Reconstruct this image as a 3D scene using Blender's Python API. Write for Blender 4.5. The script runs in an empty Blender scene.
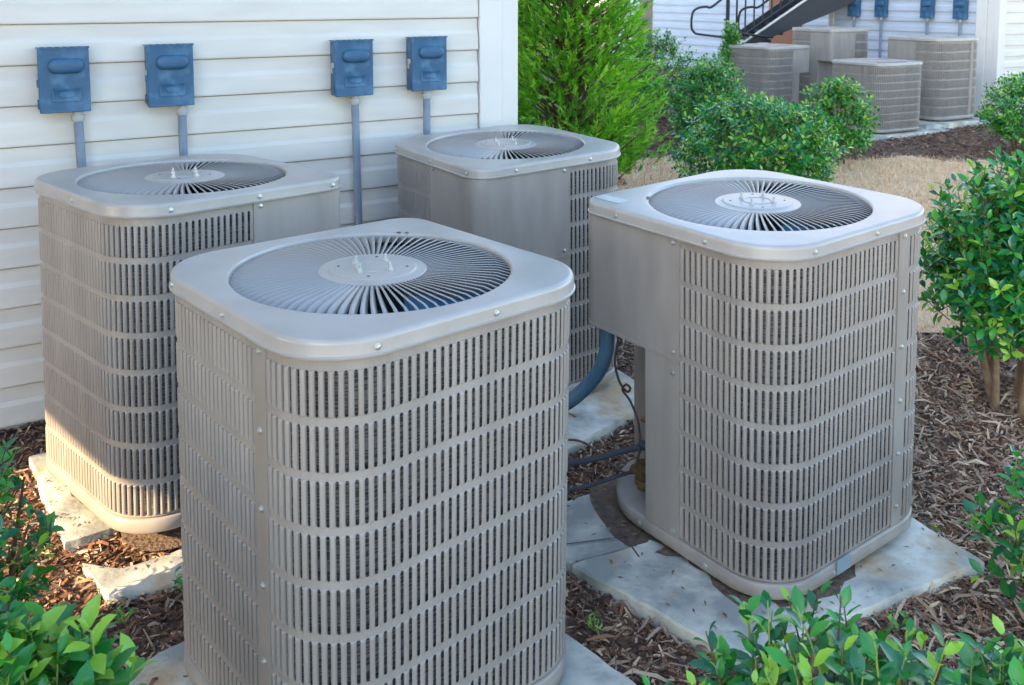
import bpy, math, random
import numpy as np
from mathutils import Matrix, Vector, Euler
random.seed(7); RNG = np.random.default_rng(7)
sc = bpy.context.scene
COL = sc.collection
R = math.radians

# ------------------------------------------------------------------ camera, sky, sun, exposure
cam = bpy.data.cameras.new('camera'); camo = bpy.data.objects.new('camera', cam); COL.objects.link(camo)
cam.sensor_width = 36.0; cam.lens = 36.0 * 939.232 / 1024; cam.clip_start = 0.05; cam.clip_end = 400
cam.shift_y = -(342.5 - 88.5) / 1024
camo.location = (0, 0, 1.9); camo.rotation_euler = (math.pi / 2 - 0.10017, 0, 0)
cam.dof.use_dof = True; cam.dof.focus_distance = 2.9; cam.dof.aperture_fstop = 8
sc.camera = camo

SUN_AZ = Vector((-0.80, -0.60)); SUN_EL = R(25)
world = bpy.data.worlds.new('World'); sc.world = world; world.use_nodes = True
nt = world.node_tree; nt.nodes.clear()
wo = nt.nodes.new('ShaderNodeOutputWorld'); bg = nt.nodes.new('ShaderNodeBackground'); sky = nt.nodes.new('ShaderNodeTexSky')
sky.sky_type = 'NISHITA'; sky.sun_disc = False; sky.sun_elevation = SUN_EL
sky.sun_rotation = math.atan2(SUN_AZ.x, SUN_AZ.y)
sky.air_density = 1.0; sky.dust_density = 0.8; sky.ozone_density = 1.0
bg.inputs['Strength'].default_value = 0.15
nt.links.new(sky.outputs[0], bg.inputs[0]); nt.links.new(bg.outputs[0], wo.inputs[0])
sl = bpy.data.lights.new('sun', 'SUN'); sl.energy = 3.4; sl.angle = R(0.5); sl.color = (1, 0.72, 0.42)
so = bpy.data.objects.new('sun', sl); COL.objects.link(so)
sd = Vector((SUN_AZ.x * math.cos(SUN_EL), SUN_AZ.y * math.cos(SUN_EL), math.sin(SUN_EL)))
so.rotation_euler = sd.to_track_quat('Z', 'Y').to_euler(); so.location = (-8, -6, 10)
vs = sc.view_settings
vs.view_transform = 'Standard'; vs.look = 'None'; vs.gamma = 1.0; vs.use_curve_mapping = False
vs.exposure = 2.3
try:
    vs.use_white_balance = True; vs.white_balance_temperature = 6350; vs.white_balance_tint = 8
except Exception as e:
    print('no wb', e)

# ------------------------------------------------------------------ helpers
def tag(o, label=None, cat=None, group=None, kind=None):
    if label: o['label'] = label
    if cat: o['category'] = cat
    if group: o['group'] = group
    if kind: o['kind'] = kind
    return o

def empty(name, loc=(0, 0, 0), rz=0.0):
    o = bpy.data.objects.new(name, None); COL.objects.link(o)
    o.empty_display_size = 0.1; o.location = loc; o.rotation_euler = (0, 0, rz)
    return o

def ob(name, verts, faces, mats, parent=None, midx=None, smooth=False, auto=None):
    me = bpy.data.meshes.new(name)
    if isinstance(verts, np.ndarray): verts = verts.tolist()
    if isinstance(faces, np.ndarray): faces = faces.tolist()
    me.from_pydata(verts, [], faces)
    for m in (mats if isinstance(mats, (list, tuple)) else [mats]): me.materials.append(m)
    if midx is not None: me.polygons.foreach_set('material_index', np.asarray(midx, dtype=np.int32))
    if smooth: me.polygons.foreach_set('use_smooth', np.ones(len(me.polygons), dtype=bool))
    me.validate(); me.update()
    if auto is not None:
        me.polygons.foreach_set('use_smooth', np.ones(len(me.polygons), dtype=bool))
        me.set_sharp_from_angle(angle=R(auto))
    o = bpy.data.objects.new(name, me); COL.objects.link(o)
    if parent: o.parent = parent
    return o

class MB:
    def __init__(s): s.v = []; s.f = []; s.m = []
    def add(s, vs_, fs, mi=0, M=None):
        b = len(s.v)
        for v in vs_:
            s.v.append(tuple(M @ Vector(v)) if M is not None else tuple(v))
        for f in fs: s.f.append(tuple(b + i for i in f)); s.m.append(mi)
        return s
    def box(s, x0, x1, y0, y1, z0, z1, M=None, mi=0, c=0.0):
        if c > 0:
            # chamfered box
            vs_ = []; fs = []
            xs = (x0, x1); ys = (y0, y1); zs = (z0, z1); idx = {}
            for i in (0, 1):
                for j in (0, 1):
                    for k in (0, 1):
                        sx = 1 if i == 0 else -1; sy = 1 if j == 0 else -1; sz = 1 if k == 0 else -1
                        for a in range(3):
                            p = [xs[i] + sx * c, ys[j] + sy * c, zs[k] + sz * c]; p[a] = (xs[i], ys[j], zs[k])[a]
                            idx[(i, j, k, a)] = len(vs_); vs_.append(p)
            I = idx
            for i in (0, 1):
                q = [I[(i, 0, 0, 0)], I[(i, 1, 0, 0)], I[(i, 1, 1, 0)], I[(i, 0, 1, 0)]]; fs.append(q if i else q[::-1])
                q = [I[(0, i, 0, 1)], I[(0, i, 1, 1)], I[(1, i, 1, 1)], I[(1, i, 0, 1)]]; fs.append(q if i else q[::-1])
                q = [I[(0, 0, i, 2)], I[(1, 0, i, 2)], I[(1, 1, i, 2)], I[(0, 1, i, 2)]]; fs.append(q if i else q[::-1])
            for i in (0, 1):
                for j in (0, 1):
                    fs.append([I[(i, j, 0, 0)], I[(i, j, 1, 0)], I[(i, j, 1, 1)], I[(i, j, 0, 1)]])
                    fs.append([I[(i, 0, j, 0)], I[(i, 1, j, 0)], I[(i, 1, j, 2)], I[(i, 0, j, 2)]])
                    fs.append([I[(0, i, j, 1)], I[(1, i, j, 1)], I[(1, i, j, 2)], I[(0, i, j, 2)]])
            for i in (0, 1):
                for j in (0, 1):
                    for k in (0, 1): fs.append([I[(i, j, k, a)] for a in range(3)])
            return s.add(vs_, fs, mi, M)
        vs_ = [(x, y, z) for x in (x0, x1) for y in (y0, y1) for z in (z0, z1)]
        fs = [(0, 1, 3, 2), (4, 6, 7, 5), (0, 4, 5, 1), (2, 3, 7, 6), (0, 2, 6, 4), (1, 5, 7, 3)]
        return s.add(vs_, fs, mi, M)
    def prism(s, poly, z0, z1, mi=0, M=None, caps=True):
        n = len(poly)
        vs_ = [(p[0], p[1], z0) for p in poly] + [(p[0], p[1], z1) for p in poly]
        fs = [(i, (i + 1) % n, n + (i + 1) % n, n + i) for i in range(n)]
        if caps: fs += [tuple(range(n - 1, -1, -1)), tuple(range(n, 2 * n))]
        return s.add(vs_, fs, mi, M)
    def tube(s, pts, r, n=10, mi=0, caps=True):
        pts = [Vector(p) for p in pts]; rs = r if isinstance(r, (list, tuple)) else [r] * len(pts)
        vs_ = []; fs = []; up = None
        for i, p in enumerate(pts):
            t = (pts[min(i + 1, len(pts) - 1)] - pts[max(i - 1, 0)]).normalized()
            if up is None:
                up = Vector((0, 0, 1)) if abs(t.z) < .9 else Vector((1, 0, 0))
            a = (up - t * up.dot(t)).normalized(); b = t.cross(a); up = a
            for k in range(n):
                q = 2 * math.pi * k / n
                vs_.append(p + (a * math.cos(q) + b * math.sin(q)) * rs[i])
        for i in range(len(pts) - 1):
            for k in range(n):
                fs.append((i * n + k, i * n + (k + 1) % n, (i + 1) * n + (k + 1) % n, (i + 1) * n + k))
        if caps: fs += [tuple(range(n - 1, -1, -1)), tuple(range((len(pts) - 1) * n, len(pts) * n))]
        return s.add(vs_, fs, mi)
    def lathe(s, prof, n=24, mi=0, M=None):
        vs_ = []; fs = []
        for (r, z) in prof:
            for k in range(n):
                a = 2 * math.pi * k / n; vs_.append((r * math.cos(a), r * math.sin(a), z))
        for i in range(len(prof) - 1):
            for k in range(n):
                fs.append((i * n + k, i * n + (k + 1) % n, (i + 1) * n + (k + 1) % n, (i + 1) * n + k))
        fs.append(tuple(range((len(prof) - 1) * n, len(prof) * n)))
        return s.add(vs_, fs, mi, M)
    def build(s, name, mats, parent=None, auto=35):
        return ob(name, s.v, s.f, mats, parent, s.m, auto=auto)

def smooth_path(pts, n=8):
    P = [Vector(p) for p in pts]; P = [P[0] * 2 - P[1]] + P + [P[-1] * 2 - P[-2]]; out = []
    for i in range(1, len(P) - 2):
        for k in range(n):
            t = k / n
            out.append(0.5 * ((2 * P[i]) + (-P[i - 1] + P[i + 1]) * t + (2 * P[i - 1] - 5 * P[i] + 4 * P[i + 1] - P[i + 2]) * t * t + (-P[i - 1] + 3 * P[i] - 3 * P[i + 1] + P[i + 2]) * t ** 3))
    out.append(P[-2]); return out

# ------------------------------------------------------------------ materials
def mat(name, c, rough=0.5, metal=0.0, c2=None, scale=6.0, detail=4.0, bump=0.0, bscale=60.0, spec=0.5, transl=0.0, coat=0.0,
        c3=None, scale3=2.0, lo=.35, hi=.65, stretch=None):
    m = bpy.data.materials.new(name); m.use_nodes = True; t = m.node_tree; t.nodes.clear()
    out = t.nodes.new('ShaderNodeOutputMaterial'); p = t.nodes.new('ShaderNodeBsdfPrincipled')
    p.inputs['Base Color'].default_value = (*c, 1); p.inputs['Roughness'].default_value = rough
    p.inputs['Metallic'].default_value = metal; p.inputs['Specular IOR Level'].default_value = spec
    p.inputs['Coat Weight'].default_value = coat
    tc = t.nodes.new('ShaderNodeTexCoord'); src = tc.outputs['Object']
    if stretch:
        mp = t.nodes.new('ShaderNodeMapping'); mp.inputs['Scale'].default_value = stretch; t.links.new(src, mp.inputs[0]); src = mp.outputs[0]
    def ramp(sc_, a, b, ca, cb, det=detail):
        n = t.nodes.new('ShaderNodeTexNoise'); n.inputs['Scale'].default_value = sc_; n.inputs['Detail'].default_value = det
        t.links.new(src, n.inputs['Vector'])
        mr = t.nodes.new('ShaderNodeMapRange'); mr.inputs[1].default_value = a; mr.inputs[2].default_value = b
        t.links.new(n.outputs['Fac'], mr.inputs[0]); return mr.outputs[0]
    colout = None
    if c2:
        mx = t.nodes.new('ShaderNodeMix'); mx.data_type = 'RGBA'
        mx.inputs[6].default_value = (*c, 1); mx.inputs[7].default_value = (*c2, 1)
        t.links.new(ramp(scale, lo, hi, c, c2), mx.inputs[0]); colout = mx.outputs[2]
        if c3:
            m3 = t.nodes.new('ShaderNodeMix'); m3.data_type = 'RGBA'; t.links.new(colout, m3.inputs[6]); m3.inputs[7].default_value = (*c3, 1)
            t.links.new(ramp(scale3, .52, .68, c, c2), m3.inputs[0]); colout = m3.outputs[2]
        t.links.new(colout, p.inputs['Base Color'])
    if bump > 0:
        n = t.nodes.new('ShaderNodeTexNoise'); n.inputs['Scale'].default_value = bscale; n.inputs['Detail'].default_value = 6
        t.links.new(src, n.inputs['Vector'])
        b = t.nodes.new('ShaderNodeBump'); b.inputs['Strength'].default_value = 1.0; b.inputs['Distance'].default_value = bump
        t.links.new(n.outputs['Fac'], b.inputs['Height']); t.links.new(b.outputs[0], p.inputs['Normal'])
    sh = p.outputs[0]
    if transl > 0:
        tr = t.nodes.new('ShaderNodeBsdfTranslucent'); tr.inputs['Color'].default_value = (min(1, c[0] * 1.6), min(1, c[1] * 1.6), c[2] * .8, 1)
        ms = t.nodes.new('ShaderNodeMixShader'); ms.inputs[0].default_value = transl
        t.links.new(sh, ms.inputs[1]); t.links.new(tr.outputs[0], ms.inputs[2]); sh = ms.outputs[0]
    t.links.new(sh, out.inputs[0])
    return m

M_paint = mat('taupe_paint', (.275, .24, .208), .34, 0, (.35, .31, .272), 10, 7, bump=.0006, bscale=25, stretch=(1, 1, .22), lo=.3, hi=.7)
M_cap = mat('taupe_paint_skylit', (.335, .305, .27), .33, 0, (.40, .368, .33), 6, 8, bump=.0007, bscale=14, spec=.8)  # same taupe paint, lightened to put sky light into the tops
M_grille = mat('fan_grille_paint', (.30, .275, .25), .36, 0, spec=.6)
M_coil = mat('coil_fins', (.085, .08, .08), .5, .2, (.27, .25, .24), 260, 1, lo=.45, hi=.55, stretch=(.06, .06, 1))
M_dark = mat('dark_interior', (.03, .035, .045), .5)
M_fan = mat('blue_fan_blade', (.03, .22, .42), .35)
M_motor = mat('motor_black', (.03, .03, .035), .45)
M_screw = mat('zinc_screw', (.55, .57, .55), .38, .75)
M_rub = mat('dirty_foot', (.10, .075, .05), .8)
M_label = mat('faded_sticker', (.38, .42, .37), .4, 0, (.50, .53, .49), 22, 3)
M_tag = mat('silver_tag', (.30, .36, .42), .3, .3)
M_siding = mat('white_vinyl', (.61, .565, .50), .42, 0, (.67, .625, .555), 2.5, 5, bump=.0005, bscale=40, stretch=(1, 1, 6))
M_siding_shade = mat('shade_tinted_vinyl', (.48, .53, .60), .45, 0, (.54, .58, .64), 2.5, 5, stretch=(1, 1, 6))  # white vinyl tinted blue, shade of the far walls put into the colour
M_trim = mat('white_trim', (.66, .63, .58), .4, 0, (.71, .68, .63), 3, 4)
M_gap = mat('siding_joint_dirt', (.20, .17, .14), .8)
M_bbox = mat('weathered_blue_box', (.020, .082, .165), .42, 0, (.032, .11, .205), 9, 6, bump=.0009, bscale=55, c3=(.06, .16, .27), scale3=14)
M_pvc = mat('grey_conduit', (.17, .22, .29), .45, 0, (.21, .26, .33), 12, 4)
M_fit = mat('pale_grey_fitting', (.42, .42, .41), .5)
M_conc = mat('stained_concrete', (.30, .305, .275), .75, 0, (.66, .63, .53), 5, 12, bump=.006, bscale=26, c3=(.46, .32, .18), scale3=4.2, lo=.40, hi=.60)
M_concd = mat('pad_crack_dirt', (.10, .09, .08), .9)
M_soil = mat('mulch_soil', (.10, .058, .036), .95, 0, (.22, .14, .09), 22, 8, bump=.02, bscale=45)
M_dirt = mat('bare_dirt', (.10, .065, .045), .95, 0, (.17, .12, .085), 30, 8, bump=.012, bscale=70)
M_ch = [mat('mulch_' + n, c, .85) for n, c in (('dark', (.06, .032, .020)), ('brown', (.17, .085, .048)), ('red', (.25, .11, .055)), ('tan', (.37, .235, .15)), ('grey', (.34, .25, .18)), ('straw', (.60, .42, .27)))]
M_lawn = mat('dormant_lawn', (.58, .38, .21), .95, 0, (.70, .49, .30), 9, 8, bump=.01, bscale=60)
M_gr = [mat('straw_' + n, c, .8) for n, c in (('a', (.74, .50, .29)), ('b', (.62, .39, .21)), ('c', (.82, .62, .40)), ('d', (.40, .33, .14)))]
def leafmats(cols, rough=.32, tr=.22): return [mat('leaf_%d' % i, c, rough, transl=tr, spec=.6) for i, c in enumerate(cols)]
M_holly = leafmats([(.022, .18, .035), (.04, .26, .035), (.085, .33, .035), (.015, .15, .07), (.28, .50, .045)], .25, .15)
M_bright = leafmats([(.022, .19, .028), (.05, .29, .03), (.012, .12, .04), (.24, .46, .04)], .33, .14)
M_cedar = leafmats([(.16, .42, .025), (.24, .52, .03), (.09, .27, .02), (.33, .58, .05)], .5, .35)
M_bark = mat('tan_bark', (.22, .135, .075), .85, 0, (.32, .21, .12), 30, 6, bump=.004, bscale=60)
M_barkd = mat('brown_bark', (.10, .05, .03), .9, 0, (.16, .085, .05), 30, 6, bump=.004, bscale=60)
M_twig = mat('green_twig', (.22, .30, .06), .6)
M_black = mat('black_iron', (.012, .014, .018), .45)
M_string = mat('dark_stringer', (.018, .02, .028), .5)
M_door = mat('brown_door', (.30, .12, .06), .6)
M_post = mat('tan_post', (.33, .24, .19), .7)
M_pipe1 = mat('black_insulation', (.05, .055, .075), .7)
M_pipe2 = mat('copper_pipe', (.34, .12, .10), .4, .5)
M_hose = mat('blue_grey_whip', (.06, .14, .215), .42, 0, (.09, .18, .26), 10, 4)
M_wire = mat('brown_wire', (.09, .06, .05), .5)
M_brass = mat('aged_brass', (.20, .13, .06), .4, .6)
M_roof = mat('grey_roof', (.12, .11, .11), .9)

# ------------------------------------------------------------------ ground
def gh(x, y):
    return np.where(np.asarray(y) > 5.5, np.minimum((np.asarray(y) - 5.5) * .024, .30), 0.0)

def noise2(x, y, s=0):
    return (np.sin(x * 3.1 + s) * np.cos(y * 2.7 - s) + .6 * np.sin(x * 7.3 + y * 5.1 + s * 2) + .4 * np.sin(x * 15.7 - y * 12.3 + s)) / 2
def grid_sheet(name, xs, ys, zf, m):
    X, Y = np.meshgrid(xs, ys); V = np.stack([X, Y, zf(X, Y)], -1).reshape(-1, 3); nx = len(xs); ny = len(ys)
    i = np.arange(ny - 1)[:, None] * nx + np.arange(nx - 1)[None]; i = i.ravel()
    return ob(name, V, np.stack([i, i + 1, i + nx + 1, i + nx], 1), m, smooth=True)
xs = np.concatenate([np.linspace(-90, -5, 12), np.linspace(-4, 8, 161), np.linspace(9, 90, 12)])
ys = np.concatenate([np.linspace(-60, 1, 14), np.linspace(1.2, 9, 140), np.linspace(9.3, 18, 40), np.linspace(20, 120, 12)])
g = grid_sheet('ground', xs, ys, lambda X, Y: gh(X, Y) + .012 * noise2(X * 1.3, Y * 1.3) * (np.abs(X) < 9), M_soil); tag(g, kind='structure')

lawn_poly = [(0.7, 7.3), (0.9, 8.6), (1.25, 9.9), (2.0, 10.25), (3.4, 10.0), (4.4, 10.1), (6.2, 9.6), (12, 9.0), (12, 4.0), (6, 4.5), (3.2, 4.8), (2.2, 5.1), (1.2, 6.3)]
def inside(P, x, y):
    c = np.zeros(x.shape, bool); n = len(P)
    for i in range(n):
        x1, y1 = P[i]; x2, y2 = P[(i + 1) % n]
        k = ((y1 > y) != (y2 > y)) & (x < (x2 - x1) * (y - y1) / (y2 - y1 + 1e-12) + x1); c ^= k
    return c
X, Y = np.meshgrid(np.linspace(.5, 12, 116), np.linspace(4, 10.6, 67))
V = np.stack([X, Y, gh(X, Y) + .012 * noise2(X * 1.3, Y * 1.3) + .016], -1).reshape(-1, 3)
i = (np.arange(66)[:, None] * 116 + np.arange(115)[None]).ravel()
F = np.stack([i, i + 1, i + 117, i + 116], 1); cx = V[F].mean(1)
F = F[inside(lawn_poly, cx[:, 0] + .1 * np.sin(cx[:, 1] * 9), cx[:, 1] + .1 * np.sin(cx[:, 0] * 7))]
lw = ob('lawn', V, F, M_lawn, smooth=True); tag(lw, kind='structure')

pv_pts = [Vector((.6, -.8)) * m_ + Vector((-.8, -.6)) * s_ for m_, s_ in ((.45, -1.2), (.45, 12), (12, 12), (12, -1.2))]
b = MB(); b.prism([(p.x, p.y) for p in pv_pts], .0, .06); pv = b.build('bounce_slab', mat('pale_bounce', (.56, .52, .46), .8, 0, (.64, .60, .54), 3, 6)); tag(pv, kind='structure')  # unseen pale sheet added to bounce warm sunlight onto the units

# dormant grass blades
n = 75000
x = RNG.uniform(.6, 8.5, n); y = RNG.uniform(4.2, 10.4, n)
k = inside(lawn_poly, x, y) & (np.abs(x / y) < .62); x = x[k]; y = y[k]; n = len(x)
z = gh(x, y) + .012 * noise2(x * 1.3, y * 1.3) + .014
a = RNG.uniform(0, 2 * np.pi, n); L = RNG.uniform(.03, .085, n); ln = RNG.uniform(.2, 1.3, n); w = .004
B0 = np.stack([x + w * np.cos(a), y + w * np.sin(a), z], 1); B1 = np.stack([x - w * np.cos(a), y - w * np.sin(a), z], 1)
a2 = RNG.uniform(0, 2 * np.pi, n)
T = np.stack([x + L * np.sin(ln) * np.cos(a2), y + L * np.sin(ln) * np.sin(a2), z + L * np.cos(ln)], 1)
V = np.stack([B0, B1, T], 1).reshape(-1, 3)
gr = ob('grass', V, np.arange(3 * n).reshape(-1, 3), M_gr, midx=RNG.choice(4, n, p=[.4, .27, .27, .06]))
tag(gr, 'dry tan dormant grass of the strip between the two mulch beds', 'grass', kind='stuff')

# mulch chips
def chips(name, regions, label):
    Vs = []; Fs = []; Ms = []; b = 0
    for (x0, x1, y0, y1, n, sz, probs) in regions:
        x = RNG.uniform(x0, x1, n); y = RNG.uniform(y0, y1, n)
        k = ~inside(lawn_poly, x, y) & (np.abs(x / y) < .64); x = x[k]; y = y[k]; n = len(x)
        zb = gh(x, y) + .012 * noise2(x * 1.3, y * 1.3) + RNG.uniform(0.0, .02, n)
        L = sz * RNG.lognormal(0, .5, n); W = L * RNG.uniform(.08, .4, n); W = np.minimum(W, .011)
        a = RNG.uniform(0, 2 * np.pi, n); tl = np.clip(RNG.normal(0, .3, n), -.6, .6); rl = RNG.normal(0, .7, n)
        d = np.stack([np.cos(a) * np.cos(tl), np.sin(a) * np.cos(tl), np.sin(tl)], 1)
        s_ = np.stack([-np.sin(a) * np.cos(rl), np.cos(a) * np.cos(rl), np.sin(rl)], 1)
        c = np.stack([x, y, zb], 1); bend = RNG.normal(0, .12, n) * L
        up = np.array([0, 0, 1.0])
        P = [c - d * L[:, None] / 2 - s_ * W[:, None] * .3, c - d * L[:, None] / 2 + s_ * W[:, None] * .3,
             c + s_ * W[:, None] / 2 + up * bend[:, None], c - s_ * W[:, None] / 2 + up * bend[:, None],
             c + d * L[:, None] / 2 + s_ * W[:, None] * .15, c + d * L[:, None] / 2 - s_ * W[:, None] * .25]
        Vs.append(np.stack(P, 1).reshape(-1, 3)); i = b + np.arange(n) * 6
        F = np.stack([np.stack([i, i + 3, i + 2, i + 1], 1), np.stack([i + 3, i + 5, i + 4, i + 2], 1)], 1).reshape(-1, 4)
        Fs.append(F); Ms.append(np.repeat(RNG.choice(6, n, p=probs), 2)); b += 6 * n
    o = ob(name, np.concatenate(Vs), np.concatenate(Fs), M_ch, midx=np.concatenate(Ms)); tag(o, label, 'mulch', kind='stuff')
dk = [.30, .33, .12, .12, .09, .04]; lt = [.12, .20, .13, .24, .12, .19]
chips('wood_mulch', [(-2.6, -.4, 1.9, 4.6, 65000, .024, dk), (-.4, 1.2, 2.0, 5.4, 60000, .022, [.2, .3, .12, .2, .1, .08]),
                     (1.1, 3.4, 2.0, 5.8, 120000, .022, lt), (1.0, 9, 9.0, 14.5, 42000, .055, [.36, .34, .12, .1, .05, .03]), (.2, 3, 5.4, 10, 9000, .05, dk), (1.1, 3.2, 2.2, 5.2, 5000, .085, [.05, .15, .15, .3, .05, .3]), (-2.4, 1.1, 2.0, 4.5, 2500, .07, [.1, .2, .2, .25, .05, .2])],
      'shredded brown bark mulch spread over the planting beds round the pads')

# ------------------------------------------------------------------ siding walls
W_TH = 0.53737; WN = Vector((-math.sin(W_TH), math.cos(W_TH))); WD = Vector((math.cos(W_TH), math.sin(W_TH))); W_D = 4.47
def siding(name, p0, d, t0, t1, z0, z1, pitch, zref, m, parent, nout, prof_d=.019):
    """Dutch-lap courses as real profile; p0 + d*t in plan, nout = outward 2D normal"""
    k0 = math.floor((z0 - zref) / pitch); k1 = math.ceil((z1 - zref) / pitch); V = []; Fc = []
    def row(off, z):
        z = min(max(z, z0), z1); i = len(V)
        for t in (t0, t1):
            q = p0 + d * t + nout * off; V.append((q.x, q.y, z))
        return i
    prev = None
    for k in range(k0, k1):
        zb = zref + k * pitch
        for off, zz in ((-.004, zb), (prof_d, zb + .001), (prof_d + .001, zb + .008), (prof_d - .003, zb + pitch * .50), (prof_d - .010, zb + pitch * .62), (prof_d - .012, zb + pitch * .97), (-.004, zb + pitch * .985)):
            if zz < z0 - 1e-6 or zz > z1 + 1e-6: continue
            i = row(off, zz)
            if prev is not None: Fc.append((prev, prev + 1, i + 1, i))
            prev = i
    return ob(name, V, Fc, m, parent)
bld = empty('apartment_building', tuple(WN * W_D + WD * 0) + (0,))
tag(bld, 'near building wall in off white lapped vinyl siding carrying four blue boxes', 'building')
bo = bld.location.copy()
def child_world(o, root):   # vertices were written in world space: shift into the root's frame
    M_ = root.matrix_basis.inverted(); o.data.transform(M_); return o
P0 = WN * W_D; NO = -WN
T_END = 2.44
s1 = siding('siding', P0, WD, -7.0, T_END, .035, 6.0, .1732, 1.775, M_siding, bld, NO); child_world(s1, bld)
def wallbox(name, P, d, n, t0, t1, o0, o1, z0, z1, m, parent, c=0.0):
    M_ = Matrix(((d.x, n.x, 0, P.x), (d.y, n.y, 0, P.y), (0, 0, 1, 0), (0, 0, 0, 1)))
    b = MB(); b.box(t0, t1, o0, o1, z0, z1, M_, c=c); o = b.build(name, m, parent); child_world(o, parent); return o
wallbox('corner_trim', P0, WD, NO, 2.445, 2.585, -.05, .028, .02, 6.0, M_trim, bld, .004)
wallbox('corner_return', P0, WD, NO, 2.588, 2.70, -.05, .006, .02, 6.0, M_trim, bld, .004)
# body of the building behind the siding (three other sides) and roof
M_ = Matrix(((WD.x, WN.x, 0, P0.x), (WD.y, WN.y, 0, P0.y), (0, 0, 1, 0), (0, 0, 0, 1)))
b = MB(); b.box(-7.0, 2.68, .03, 17.0, 0, 6.0, M_); o = b.build('wall', M_siding, bld); child_world(o, bld)
b = MB(); b.add([(-7.4, -.45, 5.95), (3.1, -.45, 5.95), (3.1, 17.4, 5.95), (-7.4, 17.4, 5.95), (-7.4, 8.5, 8.6), (3.1, 8.5, 8.6)],
                [(0, 1, 5, 4), (2, 3, 4, 5), (0, 4, 3), (1, 2, 5), (0, 3, 2, 1)], M=M_); o = b.build('roof', M_roof, bld); child_world(o, bld)

# added unseen walls that shade the court; the opening lets one sun patch through
blocker = empty('sun_blocker', (0, 0, 0)); tag(blocker, 'unseen dark blocker added left of the view, its opening passing one sun patch', 'building')
sdir = Vector((-.8, -.6)); mdir = Vector((.6, -.8))
def blockerbox(name, m0, m1, z0, z1, mt=M_siding):
    Q = sdir * 4.0
    b = MB(); M2 = Matrix(((mdir.x, sdir.x, 0, Q.x), (mdir.y, sdir.y, 0, Q.y), (0, 0, 1, 0), (0, 0, 0, 1)))
    b.box(m0, m1, 0, .25, z0, z1, M2); return b.build(name, mt, blocker)
M_blocker = mat('dark_blocker', (.15, .075, .05), .85, 0, (.21, .115, .075), 8, 6)  # made dark to cut the light on the sides facing it
blockerbox('wall', -2.95, .1, 0, 6.5, M_blocker); blockerbox('wall', -9, -4.05, 0, 6.5, M_blocker); blockerbox('blocker_head', -4.05, -2.95, 2.62, 6.5, M_blocker)

# ------------------------------------------------------------------ condensing unit
S = .878; HS = S / 2; H = 1.112; RC = .195; ROW0 = .064; NROW = 8; RP = .1243; ROWH = .1055
def path(off, rP=.07, r=RC, arc_n=10):
    """ccw rounded square outline (from side-1 start at the panel corner), offset inwards by -off. list of (x,y,nx,ny,s) where s = arclength on the nominal body line"""
    C = [(-1, -1, rP), (1, -1, r), (1, 1, r), (-1, 1, r)]
    pts = []; s = 0.0
    for k in range(4):
        sx, sy, rk = C[k]; nx_, ny_, rn = C[(k + 1) % 4]
        ang0 = -math.pi / 2 + k * math.pi / 2
        n0 = (math.cos(ang0), math.sin(ang0))           # outward normal of side k
        dr = (-n0[1], n0[0])
        A = (sx * HS, sy * HS)
        L0 = rk; L1 = S - rn
        pts.append((A[0] + dr[0] * L0, A[1] + dr[1] * L0, n0[0], n0[1], s)); s += L1 - L0
        pts.append((A[0] + dr[0] * L1, A[1] + dr[1] * L1, n0[0], n0[1], s))
        cc = (nx_ * (HS - rn), ny_ * (HS - rn))
        m = max(4, int(arc_n * rn / .1))
        for i in range(1, m):
            a_ = ang0 + math.pi / 2 * i / m
            pts.append((cc[0] + rn * math.cos(a_), cc[1] + rn * math.sin(a_), math.cos(a_), math.sin(a_), s + rn * math.pi / 2 * i / m))
        s += rn * math.pi / 2
    return [(p[0] + p[2] * off, p[1] + p[3] * off, p[2], p[3], p[4]) for p in pts], s
NOM, LTOT = path(0.0)
NOMA = np.array(NOM + [(NOM[0][0], NOM[0][1], NOM[0][2], NOM[0][3], LTOT)])
def s_of(side, a):
    rr = [.07, RC, RC, RC]; s = 0
    for k in range(side): s += S - rr[k] - rr[(k + 1) % 4] + rr[(k + 1) % 4] * math.pi / 2
    return s + a - rr[side]
def at(s, off):
    s = np.asarray(s); out = [np.interp(s, NOMA[:, 4], NOMA[:, c]) for c in range(4)]
    n = np.hypot(out[2], out[3]); out[2] = out[2] / n; out[3] = out[3] / n
    return out[0] + out[2] * off, out[1] + out[3] * off
BO = -.014     # body surface offset from the nominal cap line
SA = s_of(0, .48); ST0 = s_of(1, .615); ST1 = s_of(1, .66); SB = s_of(3, S - .40)
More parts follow.
